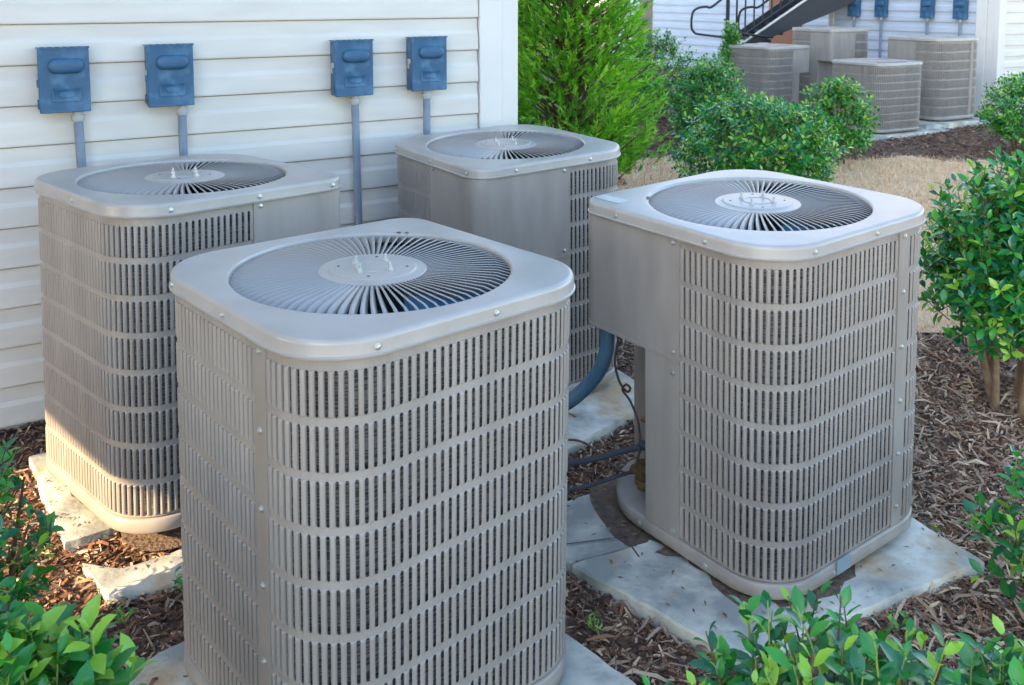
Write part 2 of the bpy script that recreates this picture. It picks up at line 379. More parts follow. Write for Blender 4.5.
def louvers():
    tc = np.array([0, .07, .24, .44, .59, .65]); oc = np.array([.0002, .0032, .0048, .0040, .0014, -.0035])
    lev = [(.058, 0)]
    for r_ in range(NROW):
        b0 = ROW0 + r_ * RP; t0 = b0 + ROWH
        lev += [(b0, 0), (b0 + .0012, .55), (b0 + .0032, .9), (b0 + .0065, 1), (t0 - .0065, 1), (t0 - .0032, .9), (t0 - .0012, .55), (t0, 0)]
    lev += [(H - .04, 0)]
    lev = np.array(lev); nl = len(lev); V = []; F = []; b = 0
    for (sa, sb) in ((SA, ST0), (ST1, SB)):
        N = int(round((sb - sa) / .0232)); p = (sb - sa) / N
        env = lev[:, 1][:, None]
        cols = tc[None] * env + (tc[None] / .65) * (1 - env)          # nl x 6 fraction
        cols = cols + .175 * env
        offs = oc[None] * env
        s = sa + (np.arange(N)[None, :, None] + cols[:, None, :]) * p      # nl,N,6
        s = np.minimum(s, sb)
        x, y = at(s, BO + offs[:, None, :])
        z = np.broadcast_to(lev[:, 0][:, None, None], s.shape)
        V.append(np.stack([x, y, z], -1).reshape(-1, 3))
        idx = b + np.arange(nl * N * 6).reshape(nl, N, 6); b += nl * N * 6
        q = np.stack([idx[:-1, :, :-1], idx[:-1, :, 1:], idx[1:, :, 1:], idx[1:, :, :-1]], -1).reshape(-1, 4); F.append(q)
        band = (lev[:-1, 1] == 0) & (lev[1:, 1] == 0)
        q = np.stack([idx[:-1, :-1, 5], idx[:-1, 1:, 0], idx[1:, 1:, 0], idx[1:, :-1, 5]], -1)[band].reshape(-1, 4); F.append(q)
    return np.concatenate(V), np.concatenate(F)
def strip_shell(sa, sb, off, z0, z1, n=90):
    s = np.linspace(sa, sb, n); x, y = at(s, off)
    V = [(x[i], y[i], z) for z in (z0, z1) for i in range(n)]
    F = [(i, i + 1, n + i + 1, n + i) for i in range(n - 1)]
    return V, F
def ring_pts(off, rP, n_arc=10):
    return [(p[0], p[1]) for p in path(off, rP, RC, n_arc)[0]]
def loft(b, rings, mi=0):
    n = len(rings[0][0]); vs_ = []; fs = []
    for pts, z in rings:
        vs_ += [(p[0], p[1], z if not isinstance(z, (list, tuple)) else z[i]) for i, p in enumerate(pts)]
    for i in range(len(rings) - 1):
        for k in range(n): fs.append((i * n + k, i * n + (k + 1) % n, (i + 1) * n + (k + 1) % n, (i + 1) * n + k))
    b.add(vs_, fs, mi); return n
def resample(pts, n):
    P = np.array(pts + [pts[0]]); d = np.r_[0, np.cumsum(np.hypot(*np.diff(P, axis=0).T))]
    t = np.linspace(0, d[-1], n + 1)[:-1]; return list(zip(np.interp(t, d, P[:, 0]), np.interp(t, d, P[:, 1])))

RIDGE = s_of(0, .326)
def screw_at(parent, pos, nrm, r=.0062):
    nrm = Vector(nrm).normalized(); q = nrm.to_track_quat('Z', 'Y').to_matrix().to_4x4(); q.translation = Vector(pos)
    b = MB(); b.lathe([(r * 1.5, 0), (r * 1.5, .0012), (r, .0016), (r * .95, .005), (r * .5, .0062), (.0001, .0064)], 10, 0, q)
    b.build('screw', M_screw, parent, 40)

def make_unit():
    root = empty('air_conditioner')
    # base pan
    b = MB(); prs = [(-.03, .0), (-.013, .002), (-.008, .008), (-.008, .046), (-.012, .051), (-.02, .053)]
    rp = .29
    rings = [([(q[0], q[1]) for q in path(o, rp)[0]], z) for o, z in prs]
    n = loft(b, rings); b.f.append(tuple(range(n - 1, -1, -1))); b.m.append(0); b.f.append(tuple(range(5 * n, 6 * n))); b.m.append(0)
    base = b.build('base_pan', M_paint, root, 40)
    for sx in (-1, 1):
        for sy in (-1, 1):
            b = MB(); b.lathe([(.045, -.035), (.05, -.03), (.05, .0), (.02, .001)], 12, 0, Matrix.Translation((sx * .29, sy * .29, 0))); b.build('foot', M_rub, root)
    # coil behind the louvres
    V, F = strip_shell(SA - .01, SB + .01, -.036, .054, H - .04); ob('coil', V, F, M_coil, root, smooth=True)
    # louvred guard
    V, F = louvers(); ob('louvre_guard', V, F, M_paint, root, auto=28)
    # strip
    b = MB(); s = np.linspace(ST0 - .004, ST1 + .004, 4); xo, yo = at(s, BO + .006); xi, yi = at(s, BO - .012)
    poly = list(zip(xo, yo)) + list(zip(xi[::-1], yi[::-1])); b.prism(poly, .056, H - .042); st = b.build('corner_strip', M_paint, root)
    # upper control box panel
    def seg(sa, sb, off, n): 
        s = np.linspace(sa, sb, n) % LTOT; x_, y_ = at(s, off); return list(zip(x_, y_))
    ZB = .665
    b = MB(); outer = seg(SB - .006, LTOT - 1e-4, BO + .006, 26) + seg(0.0, SA + .006, BO + .006, 16)
    inner = seg(SA + .006, SA, -.05, 2)
    i1 = at(SA + .004, -.035); i2 = at(SB - .004, -.035)
    b.prism(outer + [(i1[0], i1[1]), (i2[0], i2[1])], ZB, H - .042)
    ac = b.build('control_box_panel', M_paint, root, 30)
    # lip under the control box
    b = MB(); o2 = seg(SB - .004, LTOT - 1e-4, BO + .0085, 26) + seg(0.0, SA + .004, BO + .0085, 16); o3 = seg(SB - .004, LTOT - 1e-4, BO + .005, 26) + seg(0.0, SA + .004, BO + .005, 16)
    b.prism(o2 + o3[::-1], ZB - .004, ZB + .006, caps=True); b.build('panel_lip', M_paint, ac)
    # lower service panel with a notch for the valves
    a1 = at(SA + .006, BO + .005); a2 = at(s_of(0, .33), BO + .005); c1 = at(SB - .006, BO + .005); c2 = at(s_of(3, S - .26), BO + .005)
    e1 = (a2[0], a2[1] + .17); e2 = (c2[0] + .17, c2[1]); f1 = at(SA + .006, -.04); f2 = at(SB - .006, -.04)
    b = MB(); b.prism([tuple(map(float, q)) for q in (a2, a1, f1, (e1[0] + .03, e1[1] + .03), f2, c1, c2, e2, e1)], .054, ZB - .002)
    lp = b.build('service_panel', M_paint, root, 30)
    # top cap
    N = 144
    def rs(off): return resample(ring_pts(off, .095, 14), N)
    edge = rs(-.016); ang = [math.atan2(p[1], p[0]) for p in edge]
    def circ(r): return [(r * math.cos(a), r * math.sin(a)) for a in ang]
    RO = .371
    def mid(f, r): return [((1 - f) * e[0] + f * c[0], (1 - f) * e[1] + f * c[1]) for e, c in zip(edge, circ(r))]
    b = MB()
    loft(b, [(rs(-.012), H - .043), (rs(.002), H - .045), (rs(.0045), H - .042), (rs(.0045), H - .038), (rs(.0008), H - .036), (rs(.0004), H - .034), (rs(0), H - .012), (rs(-.0002), H - .010),
             (rs(-.0022), H - .0045), (rs(-.006), H - .0012), (rs(-.011), H), (rs(-.016), H + .0002), (mid(.5, RO + .012), H + .0012), (mid(.9, RO + .012), H + .0012), (circ(RO + .008), H + .001), (circ(RO + .005), H + .0006), (circ(RO + .0015), H - .0015), (circ(RO), H - .008), (circ(RO - .001), H - .03), (circ(RO + .01), H - .031)])
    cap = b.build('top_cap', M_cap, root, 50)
    # fan grille
    b = MB(); NF = 84; rI = .142
    for i in range(NF):
        ph = 2 * math.pi * i / NF
        row = []
        for j in range(7):
            f = j / 6; r_ = rI + (RO + .004 - rI) * f; an = ph + .025 * f * f - .01
            sp = 2 * math.pi * r_ / NF; wd = sp * (.80 - .14 * f); dz = -.010 - .006 * f
            zt = H - .004 + .004 * math.sin(math.pi * f) - (.010 if j == 6 else 0)
            ca, sa_ = math.cos(an), math.sin(an); p = Vector((r_ * ca, r_ * sa_, zt)); tg = Vector((-sa_, ca, 0))
            nv = Vector((0, 0, 1)) * wd + tg * (-dz); nv.normalize(); nv = (tg * (-dz) + Vector((0, 0, wd))).normalized()
            q = p + tg * wd * .92 + Vector((0, 0, dz)); th = nv * .0011
            row.append([p + th, p + tg * wd * .3 + Vector((0, 0, dz * .12)) + th * 1.6, q + th, q - th, p - th])
        vs_ = [v for r5 in row for v in r5]; fs = []
        for j in range(6):
            for k in range(5): fs.append((j * 5 + k, j * 5 + (k + 1) % 5, (j + 1) * 5 + (k + 1) % 5, (j + 1) * 5 + k))
        b.add(vs_, fs)
    b.build('fan_grille', M_grille, root, 60)
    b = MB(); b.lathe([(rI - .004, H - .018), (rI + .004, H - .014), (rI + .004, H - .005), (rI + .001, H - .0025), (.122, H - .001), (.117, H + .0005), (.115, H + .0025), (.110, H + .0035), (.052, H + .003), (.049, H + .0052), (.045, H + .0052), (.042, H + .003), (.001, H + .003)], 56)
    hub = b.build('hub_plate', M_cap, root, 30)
    for i in range(4):
        a_ = R(20 + 90 * i); p = (.057 * math.cos(a_), .057 * math.sin(a_), H + .003)
        b = MB(); b.lathe([(.0095, 0), (.0095, .003), (.0065, .0035), (.0065, .009), (.0038, .0095), (.0038, .020), (.002, .022), (.0002, .022)], 8, 0, Matrix.Translation(p)); b.build('bolt', M_screw, hub)
    for i in range(4):
        a_ = R(50 + 90 * i); b = MB(); b.lathe([(.004, 0), (.004, .0009), (.0002, .001)], 8, 0, Matrix.Translation((.092 * math.cos(a_), .092 * math.sin(a_), H + .0036))); b.build('screw_hole', M_dark, hub)
    # motor and blades
    fan = None
    b = MB(); b.lathe([(.085, H - .19), (.085, H - .05), (.03, H - .045), (.02, H - .015), (.02, H - .012)], 24); b.build('motor', M_motor, root)
    b = MB()
    for i in range(4):
        a0 = math.pi / 2 * i + .9; vs_ = []; fs = []
        for j in range(7):
            r_ = .07 + .27 * j / 6; wdt = .30 + .50 * (j / 6)
            for k in range(7):
                a_ = a0 + (k / 6 - .5) * wdt * 1.5; vs_.append((r_ * math.cos(a_), r_ * math.sin(a_), H - .135 + (k / 6 - .5) * .09 - .02 * math.sin(k / 6 * math.pi)))
        for j in range(6):
            for k in range(6): fs.append((j * 7 + k, j * 7 + k + 1, j * 7 + k + 8, j * 7 + k + 7))
        b.add(vs_, fs)
    b.build('fan_blades', M_fan, root)
    # screws on the cap skirt and panels
    for (sd_, a_) in ((0, .20), (0, .60), (1, .10), (1, .47), (2, .12), (2, .50), (3, .12), (3, .49), (3, .80)):
        s_ = s_of(sd_, a_) if a_ > RC or sd_ == 0 else s_of(sd_, RC) - .03
        x_, y_ = at(s_, 0); x2, y2 = at(s_, .01); screw_at(cap, (x_, y_, H - .024), (x2 - x_, y2 - y_, 0))
    def on(parent, s_, z_, off=BO + .0065):
        x_, y_ = at(s_, off); x2, y2 = at(s_, off + .01); screw_at(parent, (x_, y_, z_), (x2 - x_, y2 - y_, 0))
    on(ac, SA - .02, H - .06); on(ac, SB + .02, H - .06); on(ac, SA - .02, ZB + .025); on(ac, SB + .02, ZB + .025)
    on(lp, SA - .022, ZB - .045); on(lp, SB + .022, ZB - .045); on(lp, SA - .02, .075); on(lp, SB + .02, .075)
    for k in range(6): on(st, (ST0 + ST1) / 2, H - .065 - k * .185)
    for (sd_, a_) in ((0, .3), (0, .6), (1, .3), (2, .35), (3, .5)):
        s_ = s_of(sd_, a_); x_, y_ = at(s_, -.008); x2, y2 = at(s_, .01); screw_at(base, (x_, y_, .024), (x2 - x_, y2 - y_, 0))
    x_, y_ = 0, 0
    p1 = (-HS + .145, -HS + .18)
    for dx in (0, .035):
        b = MB(); b.lathe([(.007, 0), (.007, .0012), (.004, .0014), (.0002, .0014)], 10, 0, Matrix.Translation((-HS + .155 + dx * .5, -HS + .195 - dx * .5, H + .0012))); b.build('hole_disc', M_rub, cap)  # dark disc painting the shade of a small hole in the cap
    return root
def kids(o): return [c for c in bpy.data.objects if c.parent == o]
def copy_tree(o, parent=None, skip=()):
    c = o.copy(); COL.objects.link(c); c.parent = parent
    for ch in kids(o):
        if ch.name.split('.')[0] in skip: continue
        copy_tree(ch, c, skip)
    return c
unit0 = make_unit()
GN = 'air conditioner condensers grouped beside the near wall'
specs = [  # x,y,yaw,ztop(world),tx,ty, rotation of panel corner, label
    (-.37454, 2.46474, .72705, 1.1686, -.00804, -.00253, math.pi, 'largest foreground air conditioner, louvred on both visible sides with a screwed vertical strip'),
    (.84705, 3.18645, .62858, 1.1881, .02029, .02299, -math.pi / 2, 'air conditioner on the stained concrete pad at right, overhanging control box facing left'),
    (-1.23605, 3.49714, .81087, 1.2191, -.01065, -.01458, math.pi / 2, 'leftmost air conditioner, against the siding under the left pair of blue boxes, left side sunlit'),
    (-.03066, 4.40925, .59562, 1.1966, .01026, .03047, 0, 'air conditioner by the white wall corner with a plain sheet metal panel facing the camera')]
UN = []
for i, (x, y, yaw, zt, tx, ty, rot, lab) in enumerate(specs):
    u = unit0 if i == 0 else copy_tree(unit0)
    nz = Vector((-tx, -ty, 1)).normalized(); q = Vector((0, 0, 1)).rotation_difference(nz)
    Mx = q.to_matrix() @ Matrix.Rotation(yaw + rot, 3, 'Z')
    u.rotation_euler = Mx.to_euler(); u.location = Vector((x, y, zt)) - Mx @ Vector((0, 0, H))
    tag(u, lab, 'air conditioner', GN); UN.append(u)
GF = 'air conditioner condensers by the far blue-white wall'
far = [(5.72, 12.72, .50, .25, -math.pi / 2, .97, 'far air conditioner nearest the wall corner trim, its plain panel on the left'),
       (4.65, 11.95, .50, .20, math.pi, .77, 'far short air conditioner with no plain panel, behind the small green bush'),
       (4.72, 13.95, .50, .27, 0, 1.02, 'far tall air conditioner at the back with a plain panel in the middle'),
       (3.66, 13.45, .62, .24, math.pi / 2, .84, 'far short air conditioner left of the others, control box overhanging its right')]
for (x, y, yaw, z0, rot, sz, lab) in far:
    u = copy_tree(unit0, skip=('screw', 'screw_hole', 'hole_disc', 'bolt'))
    u.rotation_euler = (0, 0, yaw + rot); u.location = (x, y, z0); u.scale = (1, 1, sz); tag(u, lab, 'air conditioner', GF)

# extras on the right-hand unit: sticker, tag, service valves
uB = UN[1]
b = MB(); b.box(-HS + .03, -HS + .155, -HS + .05, -HS + .11, H + .0016, H + .0026, Matrix.Rotation(0, 4, 'Z')); b.build('sticker', M_label, uB)
b = MB(); s_ = s_of(1, .345); x_, y_ = at(s_, -.0045); x2, y2 = at(s_, .0145); a_ = math.atan2(y2 - y_, x2 - x_)
b.box(-.002, .002, -.035, .035, .012, .060, Matrix.Translation((x_, y_, 0)) @ Matrix.Rotation(a_, 4, 'Z'), c=.0008); b.build('drain_tag', M_tag, uB)
bpy.context.view_layer.update()
def wB(x_, y_, z_): return uB.matrix_basis @ Vector((-HS + x_, -HS + y_, z_))
for (vx, vy, z_, r_, mm) in ((.255, .115, .235, .020, M_pipe1), (.225, .105, .13, .026, M_brass), (.275, .095, .155, .018, M_pipe1), (.25, .13, .32, .016, M_brass)):
    c = Vector((-HS + vx, -HS + vy, z_))
    b = MB(); b.tube([c + Vector((0, .09, 0)), c, c + Vector((0, -.02, 0))], r_ * .8, 10); b.tube([c + Vector((0, 0, -.05)), c + Vector((0, 0, .05))], r_, 6); b.tube([c + Vector((0, 0, -.03)), c + Vector((0, 0, -.01))], r_ * 1.35, 12)
    b.tube([c + Vector((-.01, 0, 0)), c + Vector((-.06, 0, 0))], r_ * .65, 8); b.build('service_valve', mm, uB)
b = MB(); b.tube([Vector((-HS + .24, -HS + .12, .056)), Vector((-HS + .24, -HS + .12, .66))], .012, 8); b.build('riser_pipe', M_pipe1, uB)

# ------------------------------------------------------------------ pads
def slab(name, poly, z0, z1, label, group=None, m=M_conc, wob=.006):
    cx_ = sum(p[0] for p in poly) / len(poly); cy_ = sum(p[1] for p in poly) / len(poly)
    pts = []
    n = len(poly)
    for i in range(n):
        a, c = poly[i], poly[(i + 1) % n]; k = max(2, int(math.dist(a, c) / .05))
        for j in range(k):
            f = j / k; pts.append((a[0] + (c[0] - a[0]) * f + random.uniform(-wob, wob) * (j > 0), a[1] + (c[1] - a[1]) * f + random.uniform(-wob, wob) * (j > 0)))
    b = MB(); N = len(pts)
    def sh(k): return [(cx_ + (p[0] - cx_) * k - cx_, cy_ + (p[1] - cy_) * k - cy_) for p in pts]
    loft(b, [(sh(1), z0), (sh(1), z1 - .008), (sh(.992), z1)]); b.f.append(tuple(range(2 * N, 3 * N))); b.m.append(0)
    o = b.build(name, m, None, 30); o.location = (cx_, cy_, 0); tag(o, label, 'concrete pad', group); return o
GP = 'concrete slabs under the near air conditioners'
slab('concrete_pad', [(-.02, 3.10), (.19, 2.90), (.45, 3.02), (.83, 3.55), (.78, 3.62), (.40, 3.39), (.20, 3.28)], -.03, .046, 'cracked left slab of the right pad beside the service valves', GP)
slab('concrete_pad', [(.195, 2.893), (.64, 2.46), (1.55, 2.91), (1.20, 3.62), (.90, 3.72), (.838, 3.55), (.457, 3.015)], -.03, .050, 'large stained concrete slab under the right air conditioner', GP)
slab('concrete_pad', [(.0, 4.0), (.22, 3.66), (.60, 4.08), (.62, 4.32), (.45, 4.62), (-.3, 5.0), (-.62, 4.4)], -.03, .048, 'pale slab below the air conditioner by the wall corner', GP)
slab('concrete_pad', [(-1.08, 2.42), (-.93, 2.60), (-.45, 3.1), (.17, 2.58), (.36, 2.36), (-.2, 1.75), (-.55, 1.85)], -.03, .030, 'slab mostly hidden under the foreground air conditioner', GP)
slab('concrete_pad', [(-1.95, 3.62), (-1.52, 3.02), (-1.38, 3.12), (-1.30, 3.3), (-.75, 3.35), (-.8, 3.9), (-1.4, 3.95)], -.03, .046, 'sunlit slab beside and under the leftmost air conditioner', GP)
slab('flagstone', [(-1.42, 2.93), (-1.26, 2.76), (-1.12, 2.80), (-.86, 2.98), (-.95, 3.2), (-1.15, 2.98), (-1.28, 2.90)], -.03, .030, 'crooked bluish flagstone in the mulch before the leftmost air conditioner', None)['category'] = 'stone slab'
slab('concrete_pad', [(4.2, 11.1), (5.6, 11.9), (5.0, 12.9), (3.7, 12.0)], .05, .180, 'far slab under the short nearest condenser', 'far concrete slabs')
slab('concrete_pad', [(5.3, 11.9), (6.45, 12.5), (5.9, 13.4), (4.95, 12.75)], .1, .230, 'far slab under the right condenser beside the wall corner', 'far concrete slabs')
# loose dirt skirts that washed under the right unit
def dirt(name, cx_, cy_, rx, ry, rot, z0, hgt, label, m=M_dirt):
    n = 48; V = []; F = []
    for j in range(8):
        f = j / 7
        for k in range(n):
            a_ = 2 * math.pi * k / n; rr_ = (1 - f) * (1 + .07 * math.sin(3 * a_ + 1) + .05 * math.sin(7 * a_) + .02 * random.random())
            e = (abs(math.cos(a_)) ** 4 + abs(math.sin(a_)) ** 4) ** -.25
            x_ = rx * rr_ * e * math.cos(a_); y_ = ry * rr_ * e * math.sin(a_)
            V.append((x_ * math.cos(rot) - y_ * math.sin(rot), x_ * math.sin(rot) + y_ * math.cos(rot), hgt * min(1, f * 2.2) + random.uniform(-.003, .003) * (j > 0)))
    for j in range(7):
        for k in range(n): F.append((j * n + k, j * n + (k + 1) % n, (j + 1) * n + (k + 1) % n, (j + 1) * n + k))
    F.append(tuple(range(7 * n, 8 * n)))
    o = ob(name, V, F, m, smooth=True); o.location = (cx_, cy_, z0); tag(o, label, 'dirt', kind='stuff'); return o
dirt('loose_dirt', .845, 3.18, .455, .455, .629, .048, .009, 'brown dirt washed under the right air conditioner')
dirt('loose_dirt', -1.22, 3.50, .42, .42, .811, .044, .022, 'brown dirt under the leftmost air conditioner')

for nm, (x0, x1, y0, y1), zz, n_, lb in (('scattered_bark', (.1, 1.5, 2.5, 3.4), .052, 260, 'bark flakes lying loose on the right concrete pad'), ('scattered_bark', (-1.85, -1.0, 2.85, 3.5), .05, 260, 'bark flakes lying loose on the slabs by the leftmost air conditioner')):
    b = MB()
    for _ in range(n_):
        x_, y_ = random.uniform(x0, x1), random.uniform(y0, y1)
        if zz == .052 and ((x_ - .2) * .69 + (y_ - 2.9) * .72 < .0 or random.random() < .3): continue
        L_ = random.uniform(.004, .016); a_ = random.uniform(0, 6.28); w_ = L_ * random.uniform(.15, .4)
        dx, dy = math.cos(a_), math.sin(a_); z_ = zz + random.uniform(0, .003)
        b.add([(x_ - dx * L_, y_ - dy * L_, z_), (x_ + dy * w_, y_ - dx * w_, z_ + .002), (x_ + dx * L_, y_ + dy * L_, z_), (x_ - dy * w_, y_ + dx * w_, z_ + .002)], [(0, 1, 2, 3)], random.randrange(5))
    tag(b.build(nm, M_ch), lb, 'mulch', kind='stuff')

# cracks in the right pad
b = MB()
for pts in ([(.30, 3.34), (.33, 3.22), (.37, 3.10), (.40, 3.0), (.42, 2.93)], [(.12, 2.99), (.26, 3.02), (.40, 3.05)]):
    for a, c in zip(pts[:-1], pts[1:]):
        d = Vector((c[0] - a[0], c[1] - a[1], 0)).normalized(); nn = Vector((-d.y, d.x, 0)) * .003
        A = Vector((a[0], a[1], .0515)); C2 = Vector((c[0], c[1], .0515)); b.add([A - nn, C2 - nn, C2 + nn, A + nn], [(0, 1, 2, 3)])
o = b.build('pad_crack', M_concd); 
# parent the crack to the slab it runs across
pads = [q for q in bpy.data.objects if q.name.startswith('concrete_pad')]
o.parent = pads[0]; o.data.transform(Matrix.Translation(-Vector(pads[0].location)))

# ------------------------------------------------------------------ pipes and cables
def cable(name, pts, r, m, label, cat, n=10, ribs=False):
    P = smooth_path(pts, 10); o0 = P[0].copy(); b = MB()
    rs_ = r
    b.tube([p - o0 for p in P], rs_, n); o = b.build(name, m, None, 60); o.location = o0; tag(o, label, cat); return o
cable('flexible_conduit', [(.335, 3.31, .76), (.345, 3.31, .62), (.31, 3.38, .48), (.20, 3.47, .33), (.02, 3.62, .20), (-.2, 3.95, .16), (-.42, 4.5, .25), (-.5, 4.80, .5)], .027, M_hose, 'thick blue grey conduit curving down from the right control box', 'conduit', 14)
cable('wire', [(.375, 3.29, .76), (.385, 3.30, .66), (.375, 3.30, .57), (.39, 3.29, .50), (.415, 3.27, .47), (.425, 3.25, .49), (.41, 3.25, .505), (.40, 3.27, .475), (.43, 3.27, .43), (.455, 3.24, .36), (.455, 3.22, .26), (.42, 3.22, .19), (.36, 3.28, .19), (.27, 3.32, .25), (.18, 3.36, .24), (.05, 3.42, .16)], .0045, M_wire, 'thin brown wire looping below the right control box', 'wire', 6)
cable('insulated_pipe', [wB(.235, .115, .235), wB(.16, .115, .20), (.22, 3.30, .185), (.0, 3.38, .15), (-.3, 3.8, .08), (-.6, 4.5, .06)], .011, M_pipe1, 'dark foam covered pipe running low from the service valves', 'pipe', 10)
cable('copper_pipe', [wB(.20, .105, .13), wB(.14, .105, .10), (.2, 3.28, .09), (.0, 3.35, .08), (-.3, 3.7, .06), (-.6, 4.4, .05)], .0065, M_pipe1, 'thin dark liquid line below the foam covered pipe', 'pipe', 8)

# ------------------------------------------------------------------ blue boxes
def rounded_rect(cx_, cz_, w_, h_, r_, n=6):
    P = []
    for k, (sx, sz) in enumerate(((1, 1), (-1, 1), (-1, -1), (1, -1))):
        for i in range(n + 1):
            a_ = math.pi / 2 * (k + i / n); P.append((cx_ + sx * (w_ / 2 - r_) + r_ * math.cos(a_), cz_ + sz * (h_ / 2 - r_) + r_ * math.sin(a_)))
    return P
def relief(b, prs, mi=0):
    """stacked outlines: prs=[(outline, depth)], x=along wall, y=-depth out, z=up"""
    n = len(prs[0][0]); vs_ = [(p[0], -d, p[1]) for pts, d in prs for p in pts]; fs = []
    for i in range(len(prs) - 1):
        for k in range(n): fs.append((i * n + k, i * n + (k + 1) % n, (i + 1) * n + (k + 1) % n, (i + 1) * n + k))
    fs.append(tuple(range((len(prs) - 1) * n, len(prs) * n))); b.add(vs_, fs, mi)
def make_box():
    root = empty('disconnect_box')      # local: x along wall, -y outwards, origin at the box bottom centre on the wall plane
    w_, h_, d_ = .198, .275, .085
    b = MB(); b.box(-w_ / 2 + .004, w_ / 2 - .004, -d_ + .012, -.004, .003, h_ - .006, c=.003); b.build('housing', M_bbox, root)
    b = MB(); relief(b, [(rounded_rect(0, h_ / 2, w_, h_, .006), d_ - .014), (rounded_rect(0, h_ / 2, w_, h_, .006), d_ - .002), (rounded_rect(0, h_ / 2, w_ - .006, h_ - .006, .005), d_ + .002),
                         (rounded_rect(0, h_ / 2, w_ - .022, h_ - .022, .005), d_ + .001)])
    lid = b.build('lid', M_bbox, root, 25)
    b = MB(); relief(b, [(rounded_rect(.008, h_ * .72, .142, .066, .032, 8), d_ - .001), (rounded_rect(.008, h_ * .72, .138, .062, .030, 8), d_ + .010), (rounded_rect(.008, h_ * .72, .128, .052, .025, 8), d_ + .017), (rounded_rect(.008, h_ * .72, .10, .03, .014, 8), d_ + .020)])
    b.build('handle_cover', M_bbox, lid, 50)
    b = MB(); relief(b, [(rounded_rect(.006, h_ * .27, .120, .062, .006), d_ - .001), (rounded_rect(.006, h_ * .27, .114, .056, .006), d_ + .004), (rounded_rect(.006, h_ * .27, .106, .048, .005), d_ + .004), (rounded_rect(.006, h_ * .27, .100, .042, .005), d_ + .0018)])
    relief(b, [(rounded_rect(.006, h_ * .27, .06, .030, .014, 6), d_ + .001), (rounded_rect(.006, h_ * .27, .054, .024, .011, 6), d_ + .0035)])
    b.build('embossed_plate', M_bbox, lid, 40)
    b = MB()
    b.box(-w_ / 2 - .002, w_ / 2 + .003, -d_ - .004, -.01, h_ - .003, h_ + .0015)
    for k in range(7):
        xx = -w_ / 2 + .01 + k * .029; b.box(xx, xx + .016, -d_ - .005, -d_ + .012, h_ + .001, h_ + .005)
    b.build('rain_lip', M_bbox, root)
    b = MB(); b.box(-w_ / 2 - .005, -w_ / 2 + .004, -d_ * .72, -d_ * .42, h_ * .42, h_ * .60, c=.001); b.build('latch', M_fit, root)
    b = MB(); b.box(-w_ / 2 - .006, -w_ / 2 + .004, -d_ * .95, -d_ * .7, h_ * .40, h_ * .52, c=.001); b.box(-w_ / 2 - .004, -w_ / 2 + .004, -d_ * .8, -d_ * .3, h_ * .06, h_ * .2, c=.001); b.build('hinge', M_bbox, root)
    return root
def place_box(root, P, d, n, t, z, zg, lean, lab, grp, px=.045):
    q = P + d * t; root.location = (q.x, q.y, z); root.rotation_euler = (0, 0, math.atan2(d.y, d.x))
    tag(root, lab, 'electrical box', grp)
    b = MB(); b.lathe([(.024, -.045), (.027, -.040), (.027, -.018), (.022, -.014), (.022, .004), (.015, .005)], 14, 0, Matrix.Translation((px, -.045, 0))); cn = b.build('connector', M_fit, root)
    b = MB(); L = z - zg
    b.tube([(px, -.045, -.04), (px + lean * .5, -.045, -.04 - L * .5), (px + lean, -.045, -L)], .0195, 14); b.build('conduit', M_pvc, root)
box0 = make_box()
GB = 'blue electrical boxes on the near siding'; PW = P0 + NO * .019
blist = [(.399, 1.400, .03, 'leftmost blue electrical box on the near siding, slightly tilted', .05),
         (.830, 1.400, .0, 'second blue electrical box from the left, above the leftmost air conditioner', .05),
         (1.697, 1.398, .02, 'blue electrical box whose grey conduit runs down between two air conditioners', .015),
         (2.108, 1.404, -.01, 'blue electrical box nearest the white corner trim of the near wall', .0)]
bx = []
for i, (t, z, lean, lab, px) in enumerate(blist):
    r_ = box0 if i == 0 else copy_tree(box0)
    bx.append(r_)
far_box = [copy_tree(box0, skip=('latch', 'hinge')) for _ in range(4)]
for r_, (t, z, lean, lab, px) in zip(bx, blist): place_box(r_, PW, WD, NO, t, z, 0.0, lean, lab, GB, px)

# ------------------------------------------------------------------ far building
FR = Vector((6.75, 13.05)); FD = Vector((-math.sin(W_TH), math.cos(W_TH))); FNO = -Vector((math.cos(W_TH), math.sin(W_TH)))
b2 = empty('apartment_building', (FR.x, FR.y, .2)); tag(b2, 'far building corner with white siding tinted blue for shade behind four condensers', 'building')
o = siding('siding', FR, FD, .33, 2.83, .18, 6, .155, .25, M_siding_shade, b2, FNO, .012); child_world(o, b2)
G2 = Vector((math.cos(W_TH), math.sin(W_TH))); G2N = Vector((math.sin(W_TH), -math.cos(W_TH)))
o = siding('siding', FR, G2, .14, 6.0, .18, 6, .155, .25, M_siding, b2, G2N, .012); child_world(o, b2)
wallbox('corner_trim', FR, FD, FNO, .17, .33, -.05, .022, .18, 6, M_trim, b2, .004)
wallbox('corner_return', FR, FD, FNO, -.02, .167, -.05, .012, .18, 6, M_trim, b2, .004)
wallbox('corner_trim', FR, G2, G2N, -.02, .14, -.05, .0225, .181, 6, M_trim, b2, .004)
wallbox('corner_trim', FR, FD, FNO, 2.83, 2.93, -.05, .022, .18, 6, M_trim, b2, .004)
M3 = Matrix(((FD.x, -FNO.x, 0, FR.x), (FD.y, -FNO.y, 0, FR.y), (0, 0, 1, 0), (0, 0, 0, 1)))
b = MB(); b.box(.0, 2.90, .03, 7, .1, 6, M3); o = b.build('wall', M_siding_shade, b2); child_world(o, b2)
def t_on(px_, P, d):    # where the ray through a column of the picture meets the wall line (layout only)
    k = (px_ - 512) / 939.0; return (k * P.y - P.x) / (d.x - k * d.y)
FP = FR + FNO * .012
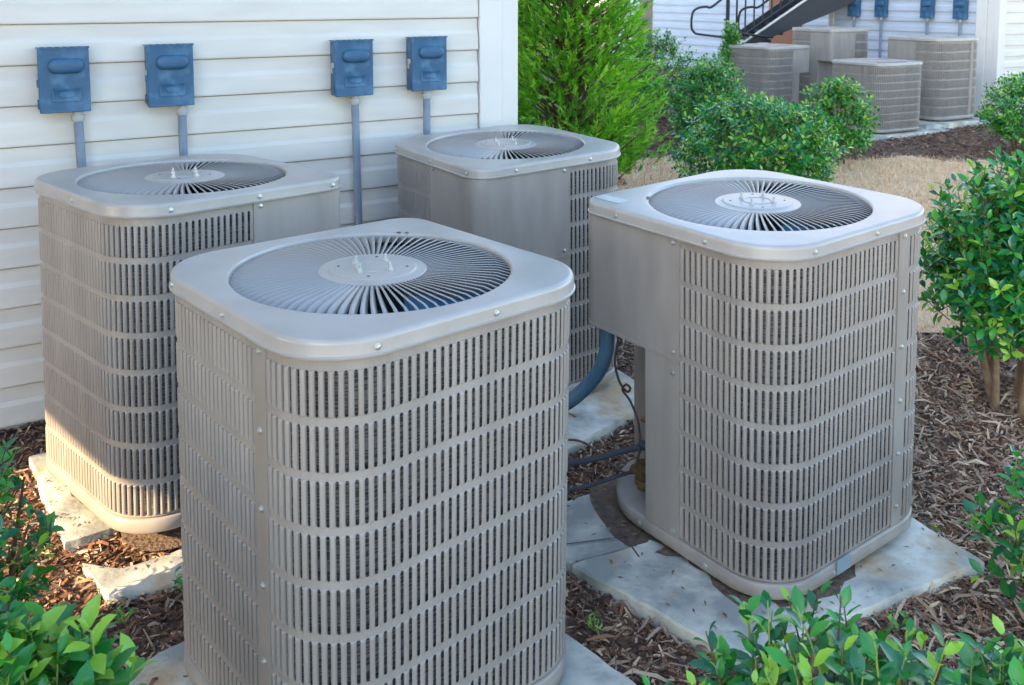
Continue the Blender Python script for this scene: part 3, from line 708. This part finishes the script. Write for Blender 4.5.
for r_, px_, lab in zip(far_box, (855, 882, 928, 961), ('far blue box nearest the stairs', 'second far blue box from the stairs', 'far blue box above the right condenser, third from the stairs', 'far blue box closest to the far corner trim')):
    place_box(r_, FP, -FD, FNO, -t_on(px_, FP, FD), 1.545, .25, 0, lab + ' on the shade-tinted siding', 'blue electrical boxes on the far siding', 0)
    r_.rotation_euler = (0, 0, math.atan2(-FD.y, -FD.x))
# farther building behind the stairs
b3 = empty('apartment_building', (3.3, 18.0, .3)); tag(b3, 'farthest pale sided building, tinted blue for shade, behind the staircase', 'building')
K0 = Vector((7.0, 15.1)); K1 = K0 + FD * 0
o = siding('siding', K0, FD, 0, 9.0, .25, 6, .17, .3, M_siding_shade, b3, FNO, .012); child_world(o, b3)
M4 = Matrix(((FD.x, -FNO.x, 0, K0.x), (FD.y, -FNO.y, 0, K0.y), (0, 0, 1, 0), (0, 0, 0, 1)))
b = MB(); b.box(0, 9, .03, 5, .1, 6, M4); o = b.build('wall', M_siding_shade, b3); child_world(o, b3)
td = t_on(783, K0, FD)
b = MB(); b.box(td - .45, td + .35, -.05, .01, .3, 2.6, M4, c=.01); o = b.build('door', M_door, b3); child_world(o, b3)
b = MB(); b.box(-.09, .09, -.09, .09, 0, 5, c=.01); b.box(-.12, .12, -.12, .12, 0, .2, c=.01)
o = b.build('porch_post', M_post); o.location = (2.02, 14.2, .25); tag(o, 'tan square post rising behind the cedar top', 'post')

# staircase with iron rail
def upx(px_, py_, y_):   # plan layout helper: point at depth y_
    return Vector(((px_ - 512) / 939.0 * y_, y_, 1.9 - (py_ + 6) * y_ / 939.0))
st = empty('staircase', (3.4, 14.6, .28)); tag(st, 'dark outdoor staircase rising right behind the far condensers with black iron railing', 'staircase')
YS = 15.0
def stp(name, m, pts_b): 
    o = pts_b.build(name, m, st); child_world(o, st); return o
A = upx(728, 62, YS); Bp = upx(842, -12, YS)
dv = (Bp - A).normalized(); up_ = Vector((-dv.z, 0, dv.x))
for k_, yo in ((0, 0), (1, 1.1)):
    b = MB(); P_ = [upx(740, 50, YS), upx(832, 12, YS), upx(880, -12, YS), upx(880, -50, YS), upx(815, -9, YS), upx(738, 46, YS)]
    vs_ = [(p.x, YS + yo + e, p.z) for e in (0, .06) for p in P_]
    b.add(vs_, [(0, 1, 2, 3, 4, 5), (11, 10, 9, 8, 7, 6)] + [(q, q + 6, (q + 1) % 6 + 6, (q + 1) % 6) for q in range(6)]); stp('stringer', M_string, b)
for k in range(12):
    p = upx(745 + k * 12, 50 - k * 7.6, YS); b = MB(); b.box(p.x, p.x + .24, YS + .065, YS + 1.095, p.z + .0, p.z + .05); stp('step', M_string, b)
# white skirt edge along the stringer, bottom rail, top rail, balusters, newel and looped hand rail
b = MB(); b.tube([upx(736, 47, YS) + Vector((.0, -.03, 0)), upx(812, -6, YS) + Vector((0, -.03, 0))], .018, 8); stp('lower_rail', M_trim, b)
b = MB(); dv = (upx(812, -14, YS) - upx(738, 38, YS)).normalized(); rl = upx(738, 38, YS) + Vector((0, -.03, 0)); b.tube([rl, rl + dv * 4.5], .018, 8); stp('lower_rail', M_black, b)
b = MB(); rt = rl + Vector((0, 0, 1.0)); b.tube([rt, rt + dv * 4.5], .022, 8); stp('top_rail', M_black, b)
for k in range(14):
    p = rl + dv * (.12 + k * .17); b = MB(); b.tube([p, (p.x, p.y, (rt + dv * (.12 + k * .17)).z)], .014, 6); stp('baluster', M_black, b)
b = MB(); p = upx(727, 52, YS - .1); b.tube([(p.x, p.y, .28), (p.x, p.y, 2.6)], .032, 8); stp('newel_post', M_black, b)
b = MB(); p = upx(736, 52, YS - .1); b.tube([(p.x, p.y, .28), (p.x, p.y, 2.6)], .016, 8); stp('newel_post', M_black, b)
for dx in (0, 47):
    b = MB(); b.tube(smooth_path([upx(x_ + dx, y_, YS - .12) for x_, y_ in ((733, -12), (712, 6), (705, 6.5), (697, 8), (692, 13), (691, 26), (694, 32), (700, 34), (726, 37))], 5), .019, 8); stp('hand_rail', M_black, b)

# ------------------------------------------------------------------ plants
# leaf template: x along, y across, z up
LT = np.array([(0, 0, 0), (.2, .12, .035), (.22, 0, 0), (.2, -.12, .035), (.5, .185, .06), (.5, 0, .0), (.5, -.185, .06), (.78, .115, .015), (.78, 0, -.035), (.78, -.115, .015), (1, 0, -.11)])
LF_ = [(0, 2, 1), (0, 3, 2), (1, 2, 5, 4), (2, 3, 6, 5), (4, 5, 8, 7), (5, 6, 9, 8), (7, 8, 10), (8, 9, 10)]
LTs = np.array([(0, 0, 0), (.5, .2, .04), (.5, -.2, .04), (1, 0, -.05)]); LFs = [(0, 2, 1), (1, 2, 3)]
def leaves(name, P, D, Up, L, mats, mi, parent, simple=False, smooth=True, wscale=1.0):
    T = LTs if simple else LT; FF = LFs if simple else LF_
    P = np.asarray(P); D = np.asarray(D); Up = np.asarray(Up); L = np.asarray(L); n = len(P)
    D = D / np.linalg.norm(D, axis=1, keepdims=True); Sd = np.cross(Up, D); Sd /= np.linalg.norm(Sd, axis=1, keepdims=True) + 1e-9; Nn = np.cross(D, Sd)
    V = P[:, None] + L[:, None, None] * (T[None, :, 0:1] * D[:, None] + T[None, :, 1:2] * wscale * Sd[:, None] + T[None, :, 2:3] * Nn[:, None])
    m = len(T); V = V.reshape(-1, 3); F = []; base = np.arange(n) * m
    tri = np.array([f for f in FF if len(f) == 3]); quad = np.array([f for f in FF if len(f) == 4])
    Fl = (base[:, None, None] + tri[None]).reshape(-1, 3).tolist(); M1 = np.repeat(mi, len(tri)).tolist()
    if len(quad): Fl += (base[:, None, None] + quad[None]).reshape(-1, 4).tolist(); M1 += np.repeat(mi, len(quad)).tolist()
    return ob(name, V.tolist(), Fl, mats, parent, M1, smooth=smooth)
def unit_v(v): v = np.asarray(v, float); return v / np.linalg.norm(v)
def shrub(name, base, zc, rad, ntw, nl, L, mats, probs, label, cat, group=None, bark=M_barkd, simple=False, seed=1, twig_l=.12, nst=6, stem_r=.012, upb=.5, spread=.12, tips=True, shell=.45, wsc=1.35):
    rg = np.random.default_rng(seed); root = empty(name, base); tag(root, label, cat, group)
    c = np.array([0, 0, zc]); rad = np.array(rad); P = []; D = []; U = []; Ls = []; mi = []; sb = MB(); tb = MB()
    stems = []
    for k in range(nst):
        a_ = 2 * math.pi * k / nst + rg.uniform(-.4, .4); f = rg.uniform(.3, .75)
        e = c + rad * np.array([math.cos(a_) * f, math.sin(a_) * f, rg.uniform(-.1, .4)])
        b0 = np.array([math.cos(a_) * spread * rg.uniform(.3, 1), math.sin(a_) * spread * rg.uniform(.3, 1), -.03])
        m_ = (b0 + e) / 2 + rg.normal(0, .03, 3); stems.append((b0, m_, e))
        sb.tube(smooth_path([b0, m_, e], 4), [stem_r * (1 - .75 * i / 8) for i in range(9)], 7)
    lumps = [unit_v(rg.normal(0, 1, 3)) for _ in range(7)]; amp = rg.uniform(-.26, .24, 7)
    for t in range(ntw):
        d = unit_v(rg.normal(0, 1, 3)); 
        if d[2] < -.75: d[2] *= -1
        f = rg.uniform(shell, 1.0) ** .6
        lum = 1 + sum(a_ * max(0, float(d @ q)) ** 3 for a_, q in zip(amp, lumps)) + rg.normal(0, .035)
        tip = c + rad * d * f * lum
        tdir = unit_v(d * rad / rad.max() + np.array([0, 0, upb]) + rg.normal(0, .28, 3))
        tl = twig_l * rg.uniform(.7, 1.3); b0 = tip - tdir * tl
        if not simple or rg.random() < .25: tb.tube([b0 - tdir * tl * .3, (b0 + tip) / 2 + rg.normal(0, .004, 3), tip], [.0028, .0022, .0012], 5, 1 if rg.random() < .5 and tips else 0)
        s1 = unit_v(np.cross(tdir, [.3, .2, .9])); s2 = np.cross(tdir, s1); ph = rg.uniform(0, 6.28)
        young = rg.random() < .22
        for j in range(nl):
            g_ = (j + .5) / nl; ph += 2.4; rd = math.cos(ph) * s1 + math.sin(ph) * s2
            k_ = .9 - .62 * g_
            P.append(b0 + tdir * tl * g_ + rd * .003); dd = unit_v(rd * (k_ * 1.25 + .25) + tdir * (1.0 - k_) + np.array([0, 0, .12]) + rg.normal(0, .16, 3)); D.append(dd)
            U.append(unit_v(tdir * 1.0 + np.array([0, 0, .8]) + rg.normal(0, .25, 3))); Ls.append(L * rg.uniform(.65, 1.15) * (1 - .35 * (g_ > .85)))
            q = rg.choice(len(mats), p=probs)
            if young and g_ > .6: q = len(mats) - 1
            mi.append(q)
    sb.build('stem', bark, root, 60)
    if tb.v: tb.build('twigs', [M_barkd, M_twig], root, 60)
    leaves('foliage', P, D, U, Ls, mats, np.array(mi), root, simple, wscale=wsc)
    return root
def gz(x_, y_): return float(gh(x_, y_))
# right hand holly with pale trunks
shrub('holly_bush', (2.33, 4.20, 0), .69, (.50, .50, .52), 820, 9, .062, M_holly, [.3, .3, .15, .22, .03], 'large dark green holly bush on pale trunks right of the stained pad', 'bush', bark=M_bark, seed=3, nst=10, stem_r=.021, twig_l=.14, spread=.15, upb=.45, shell=.3)
# foreground bushes
shrub('holly_bush', (.60, 1.60, 0), .44, (.37, .25, .36), 170, 10, .052, M_bright, [.36, .20, .36, .08], 'bright green glossy bush at the bottom right of the picture before the stained pad', 'bush', seed=11, nst=7, twig_l=.15, upb=1.1, shell=.6)
shrub('holly_bush', (1.05, 1.72, 0), .36, (.24, .2, .32), 70, 9, .055, M_bright, [.36, .20, .36, .08], 'low bright bush reaching into the bottom right corner of the picture', 'bush', seed=12, nst=5, twig_l=.14, upb=1.1, shell=.6)
shrub('holly_bush', (1.62, 2.55, 0), .32, (.29, .30, .30), 75, 9, .055, M_bright, [.4, .25, .25, .10], 'bush whose leafy sprigs enter at the right edge beside the pad', 'bush', seed=13, nst=5, twig_l=.15, upb=.7, shell=.6)
shrub('holly_bush', (-.86, 1.50, 0), .55, (.23, .22, .38), 150, 10, .062, M_bright, [.34, .42, .10, .14], 'bright green bush at the bottom left corner of the picture', 'bush', seed=14, nst=6, twig_l=.13, upb=1.0, shell=.6)
shrub('holly_bush', (-1.48, 2.40, 0), .44, (.25, .22, .34), 110, 9, .052, M_holly, [.3, .25, .15, .25, .05], 'dark leafy bush at the left edge beside the sun patch', 'bush', seed=15, nst=6, twig_l=.12, upb=.6, shell=.6)
# middle holly hedge
z0 = gz(2, 8)
shrub('holly_bush', (2.16, 8.1, z0), .49, (.78, .5, .46), 850, 10, .062, M_holly, [.22, .3, .24, .14, .10], 'wide holly bush in the lawn just above the right air conditioner top', 'bush', seed=21, simple=True, twig_l=.14, nst=8, spread=.3)
shrub('holly_bush', (3.42, 9.8, gz(3.4, 9.8)), .50, (.45, .42, .50), 420, 9, .062, M_holly, [.22, .3, .26, .08, .14], 'small green bush in front of the far short condenser', 'bush', seed=22, simple=True, twig_l=.14, nst=5)
shrub('evergreen_shrub', (2.34, 11.2, gz(2, 11.2)), .46, (.52, .5, .56), 800, 10, .055, M_holly, [.22, .36, .28, .08, .06], 'rounded deep green shrub left of the far condensers', 'bush', seed=23, simple=True, twig_l=.13)
shrub('evergreen_shrub', (1.95, 12.9, gz(2, 12.9)), .60, (.65, .5, .66), 600, 10, .055, M_holly, [.3, .36, .2, .1, .04], 'dark shrub partly hidden behind the yellow green cedar', 'bush', seed=24, simple=True, twig_l=.13)
shrub('evergreen_shrub', (3.2, 13.6, gz(2, 13.6)), .75, (.22, .3, .62), 260, 9, .06, M_holly, [.2, .4, .3, .05, .05], 'slim shrub growing at the foot of the black stair railing', 'bush', seed=26, simple=True, twig_l=.13)
shrub('evergreen_shrub', (5.72, 10.4, gz(2, 10.4)), .48, (.47, .45, .47), 620, 10, .055, M_holly, [.25, .3, .2, .15, .10], 'round green shrub at the right edge before the far corner', 'bush', seed=25, simple=True, twig_l=.13)

# yellow green cedar
def cedar(base, hgt, rmax, seed, label):
    rg = np.random.default_rng(seed); root = empty('cedar_tree', base); tag(root, label, 'tree')
    b = MB(); b.tube([(0, 0, -.05), (.03, 0, hgt * .3), (0, .02, hgt * .65), (0, 0, hgt)], [.075, .06, .035, .008], 10); b.build('trunk', M_barkd, root)
    P = []; D = []; U = []; Ls = []; mi = []; bb = MB()
    for t in range(3600):
        z_ = hgt * (.12 + .86 * rg.random() ** 1.15); f = z_ / hgt
        R_ = rmax * (math.sin(min(1, f * 3.2 + .35) * math.pi / 2)) * (1 - max(0, f - .25) / .80) ** .75
        a_ = rg.uniform(0, 2 * math.pi); R_ *= (1 + .10 * math.sin(3 * a_ + 5 * f) + .07 * math.sin(7 * a_ + 11 * f)); rr_ = R_ * rg.uniform(.35, 1.06) ** .6
        out = np.array([math.cos(a_), math.sin(a_), 0]); tip = out * rr_ + [0, 0, z_]
        dirv = unit_v(out * .75 + [0, 0, rg.uniform(.25, 1.0)] + rg.normal(0, .2, 3)); ln = rg.uniform(.13, .26)
        st_ = tip - dirv * ln; side = unit_v(np.cross(dirv, rg.normal(0, 1, 3)))
        if rg.random() < .22: bb.tube([(0, 0, max(.1, z_ - rr_ * .7)), (np.array([0, 0, z_ - rr_ * .7]) + st_) / 2 + rg.normal(0, .02, 3), st_, tip], [.012, .008, .005, .002], 5)
        tone = rg.choice(4, p=[.40, .25, .25, .10]) if rr_ > .6 * R_ else 2
        for j in range(30):
            g_ = rg.random(); sg = 1 if rg.random() < .5 else -1; q = st_ + dirv * ln * g_
            dd = unit_v(dirv * rg.uniform(.7, 1.3) + side * sg * rg.uniform(.2, 1.0) * (1.1 - g_) + rg.normal(0, .22, 3))
            P.append(q); D.append(dd); U.append(unit_v(np.cross(side, dirv) + rg.normal(0, .5, 3))); Ls.append(rg.uniform(.03, .075))
            mi.append(tone if rg.random() < .75 else rg.integers(0, 4))
    bb.build('branches', M_barkd, root)
    leaves('foliage', P, D, U, Ls, M_cedar, np.array(mi), root, True, wscale=.5)
cedar((.47, 7.85, gz(0, 7.85)), 3.9, .76, 5, 'tall feathery yellow green cedar beside the near wall corner')

# small weeds in the mulch
def weed(x_, y_, s_, lab, seed):
    rg = np.random.default_rng(seed); root = empty('weed', (x_, y_, .01)); tag(root, lab, 'weed', 'small weeds sprouting in the mulch'); P = []; D = []; U = []; Ls = []; b = MB()
    for k in range(7):
        a_ = rg.uniform(0, 6.28); tp = np.array([math.cos(a_) * .03, math.sin(a_) * .03, rg.uniform(.03, .06)]) * s_; b.tube([(0, 0, 0), tp], .0012, 4)
        for j in range(3):
            P.append(tp * (.5 + .25 * j)); D.append(unit_v([math.cos(a_ + j * 2), math.sin(a_ + j * 2), .5])); U.append((0, 0, 1.)); Ls.append(.026 * s_)
    b.build('stem', M_twig, root); leaves('foliage', P, D, U, Ls, M_bright, rg.integers(0, 4, len(P)), root)
weed(-1.03, 2.80, 1.2, 'small green weed on the flagstone edge near the leftmost air conditioner', 1)
weed(.25, 2.62, .8, 'tiny weed in the mulch between the foreground and right air conditioners', 2)
weed(-1.17, 2.66, .9, 'yellowish sprout in the mulch just below the flagstone', 3)
weed(1.47, 3.12, .8, 'little sprout beside the right corner of the stained pad', 4)
weed(1.66, 3.9, .9, 'small weed in the mulch near the holly trunks', 5)
weed(1.15, 2.62, 1.0, 'low sprout at the front edge of the stained pad', 6)
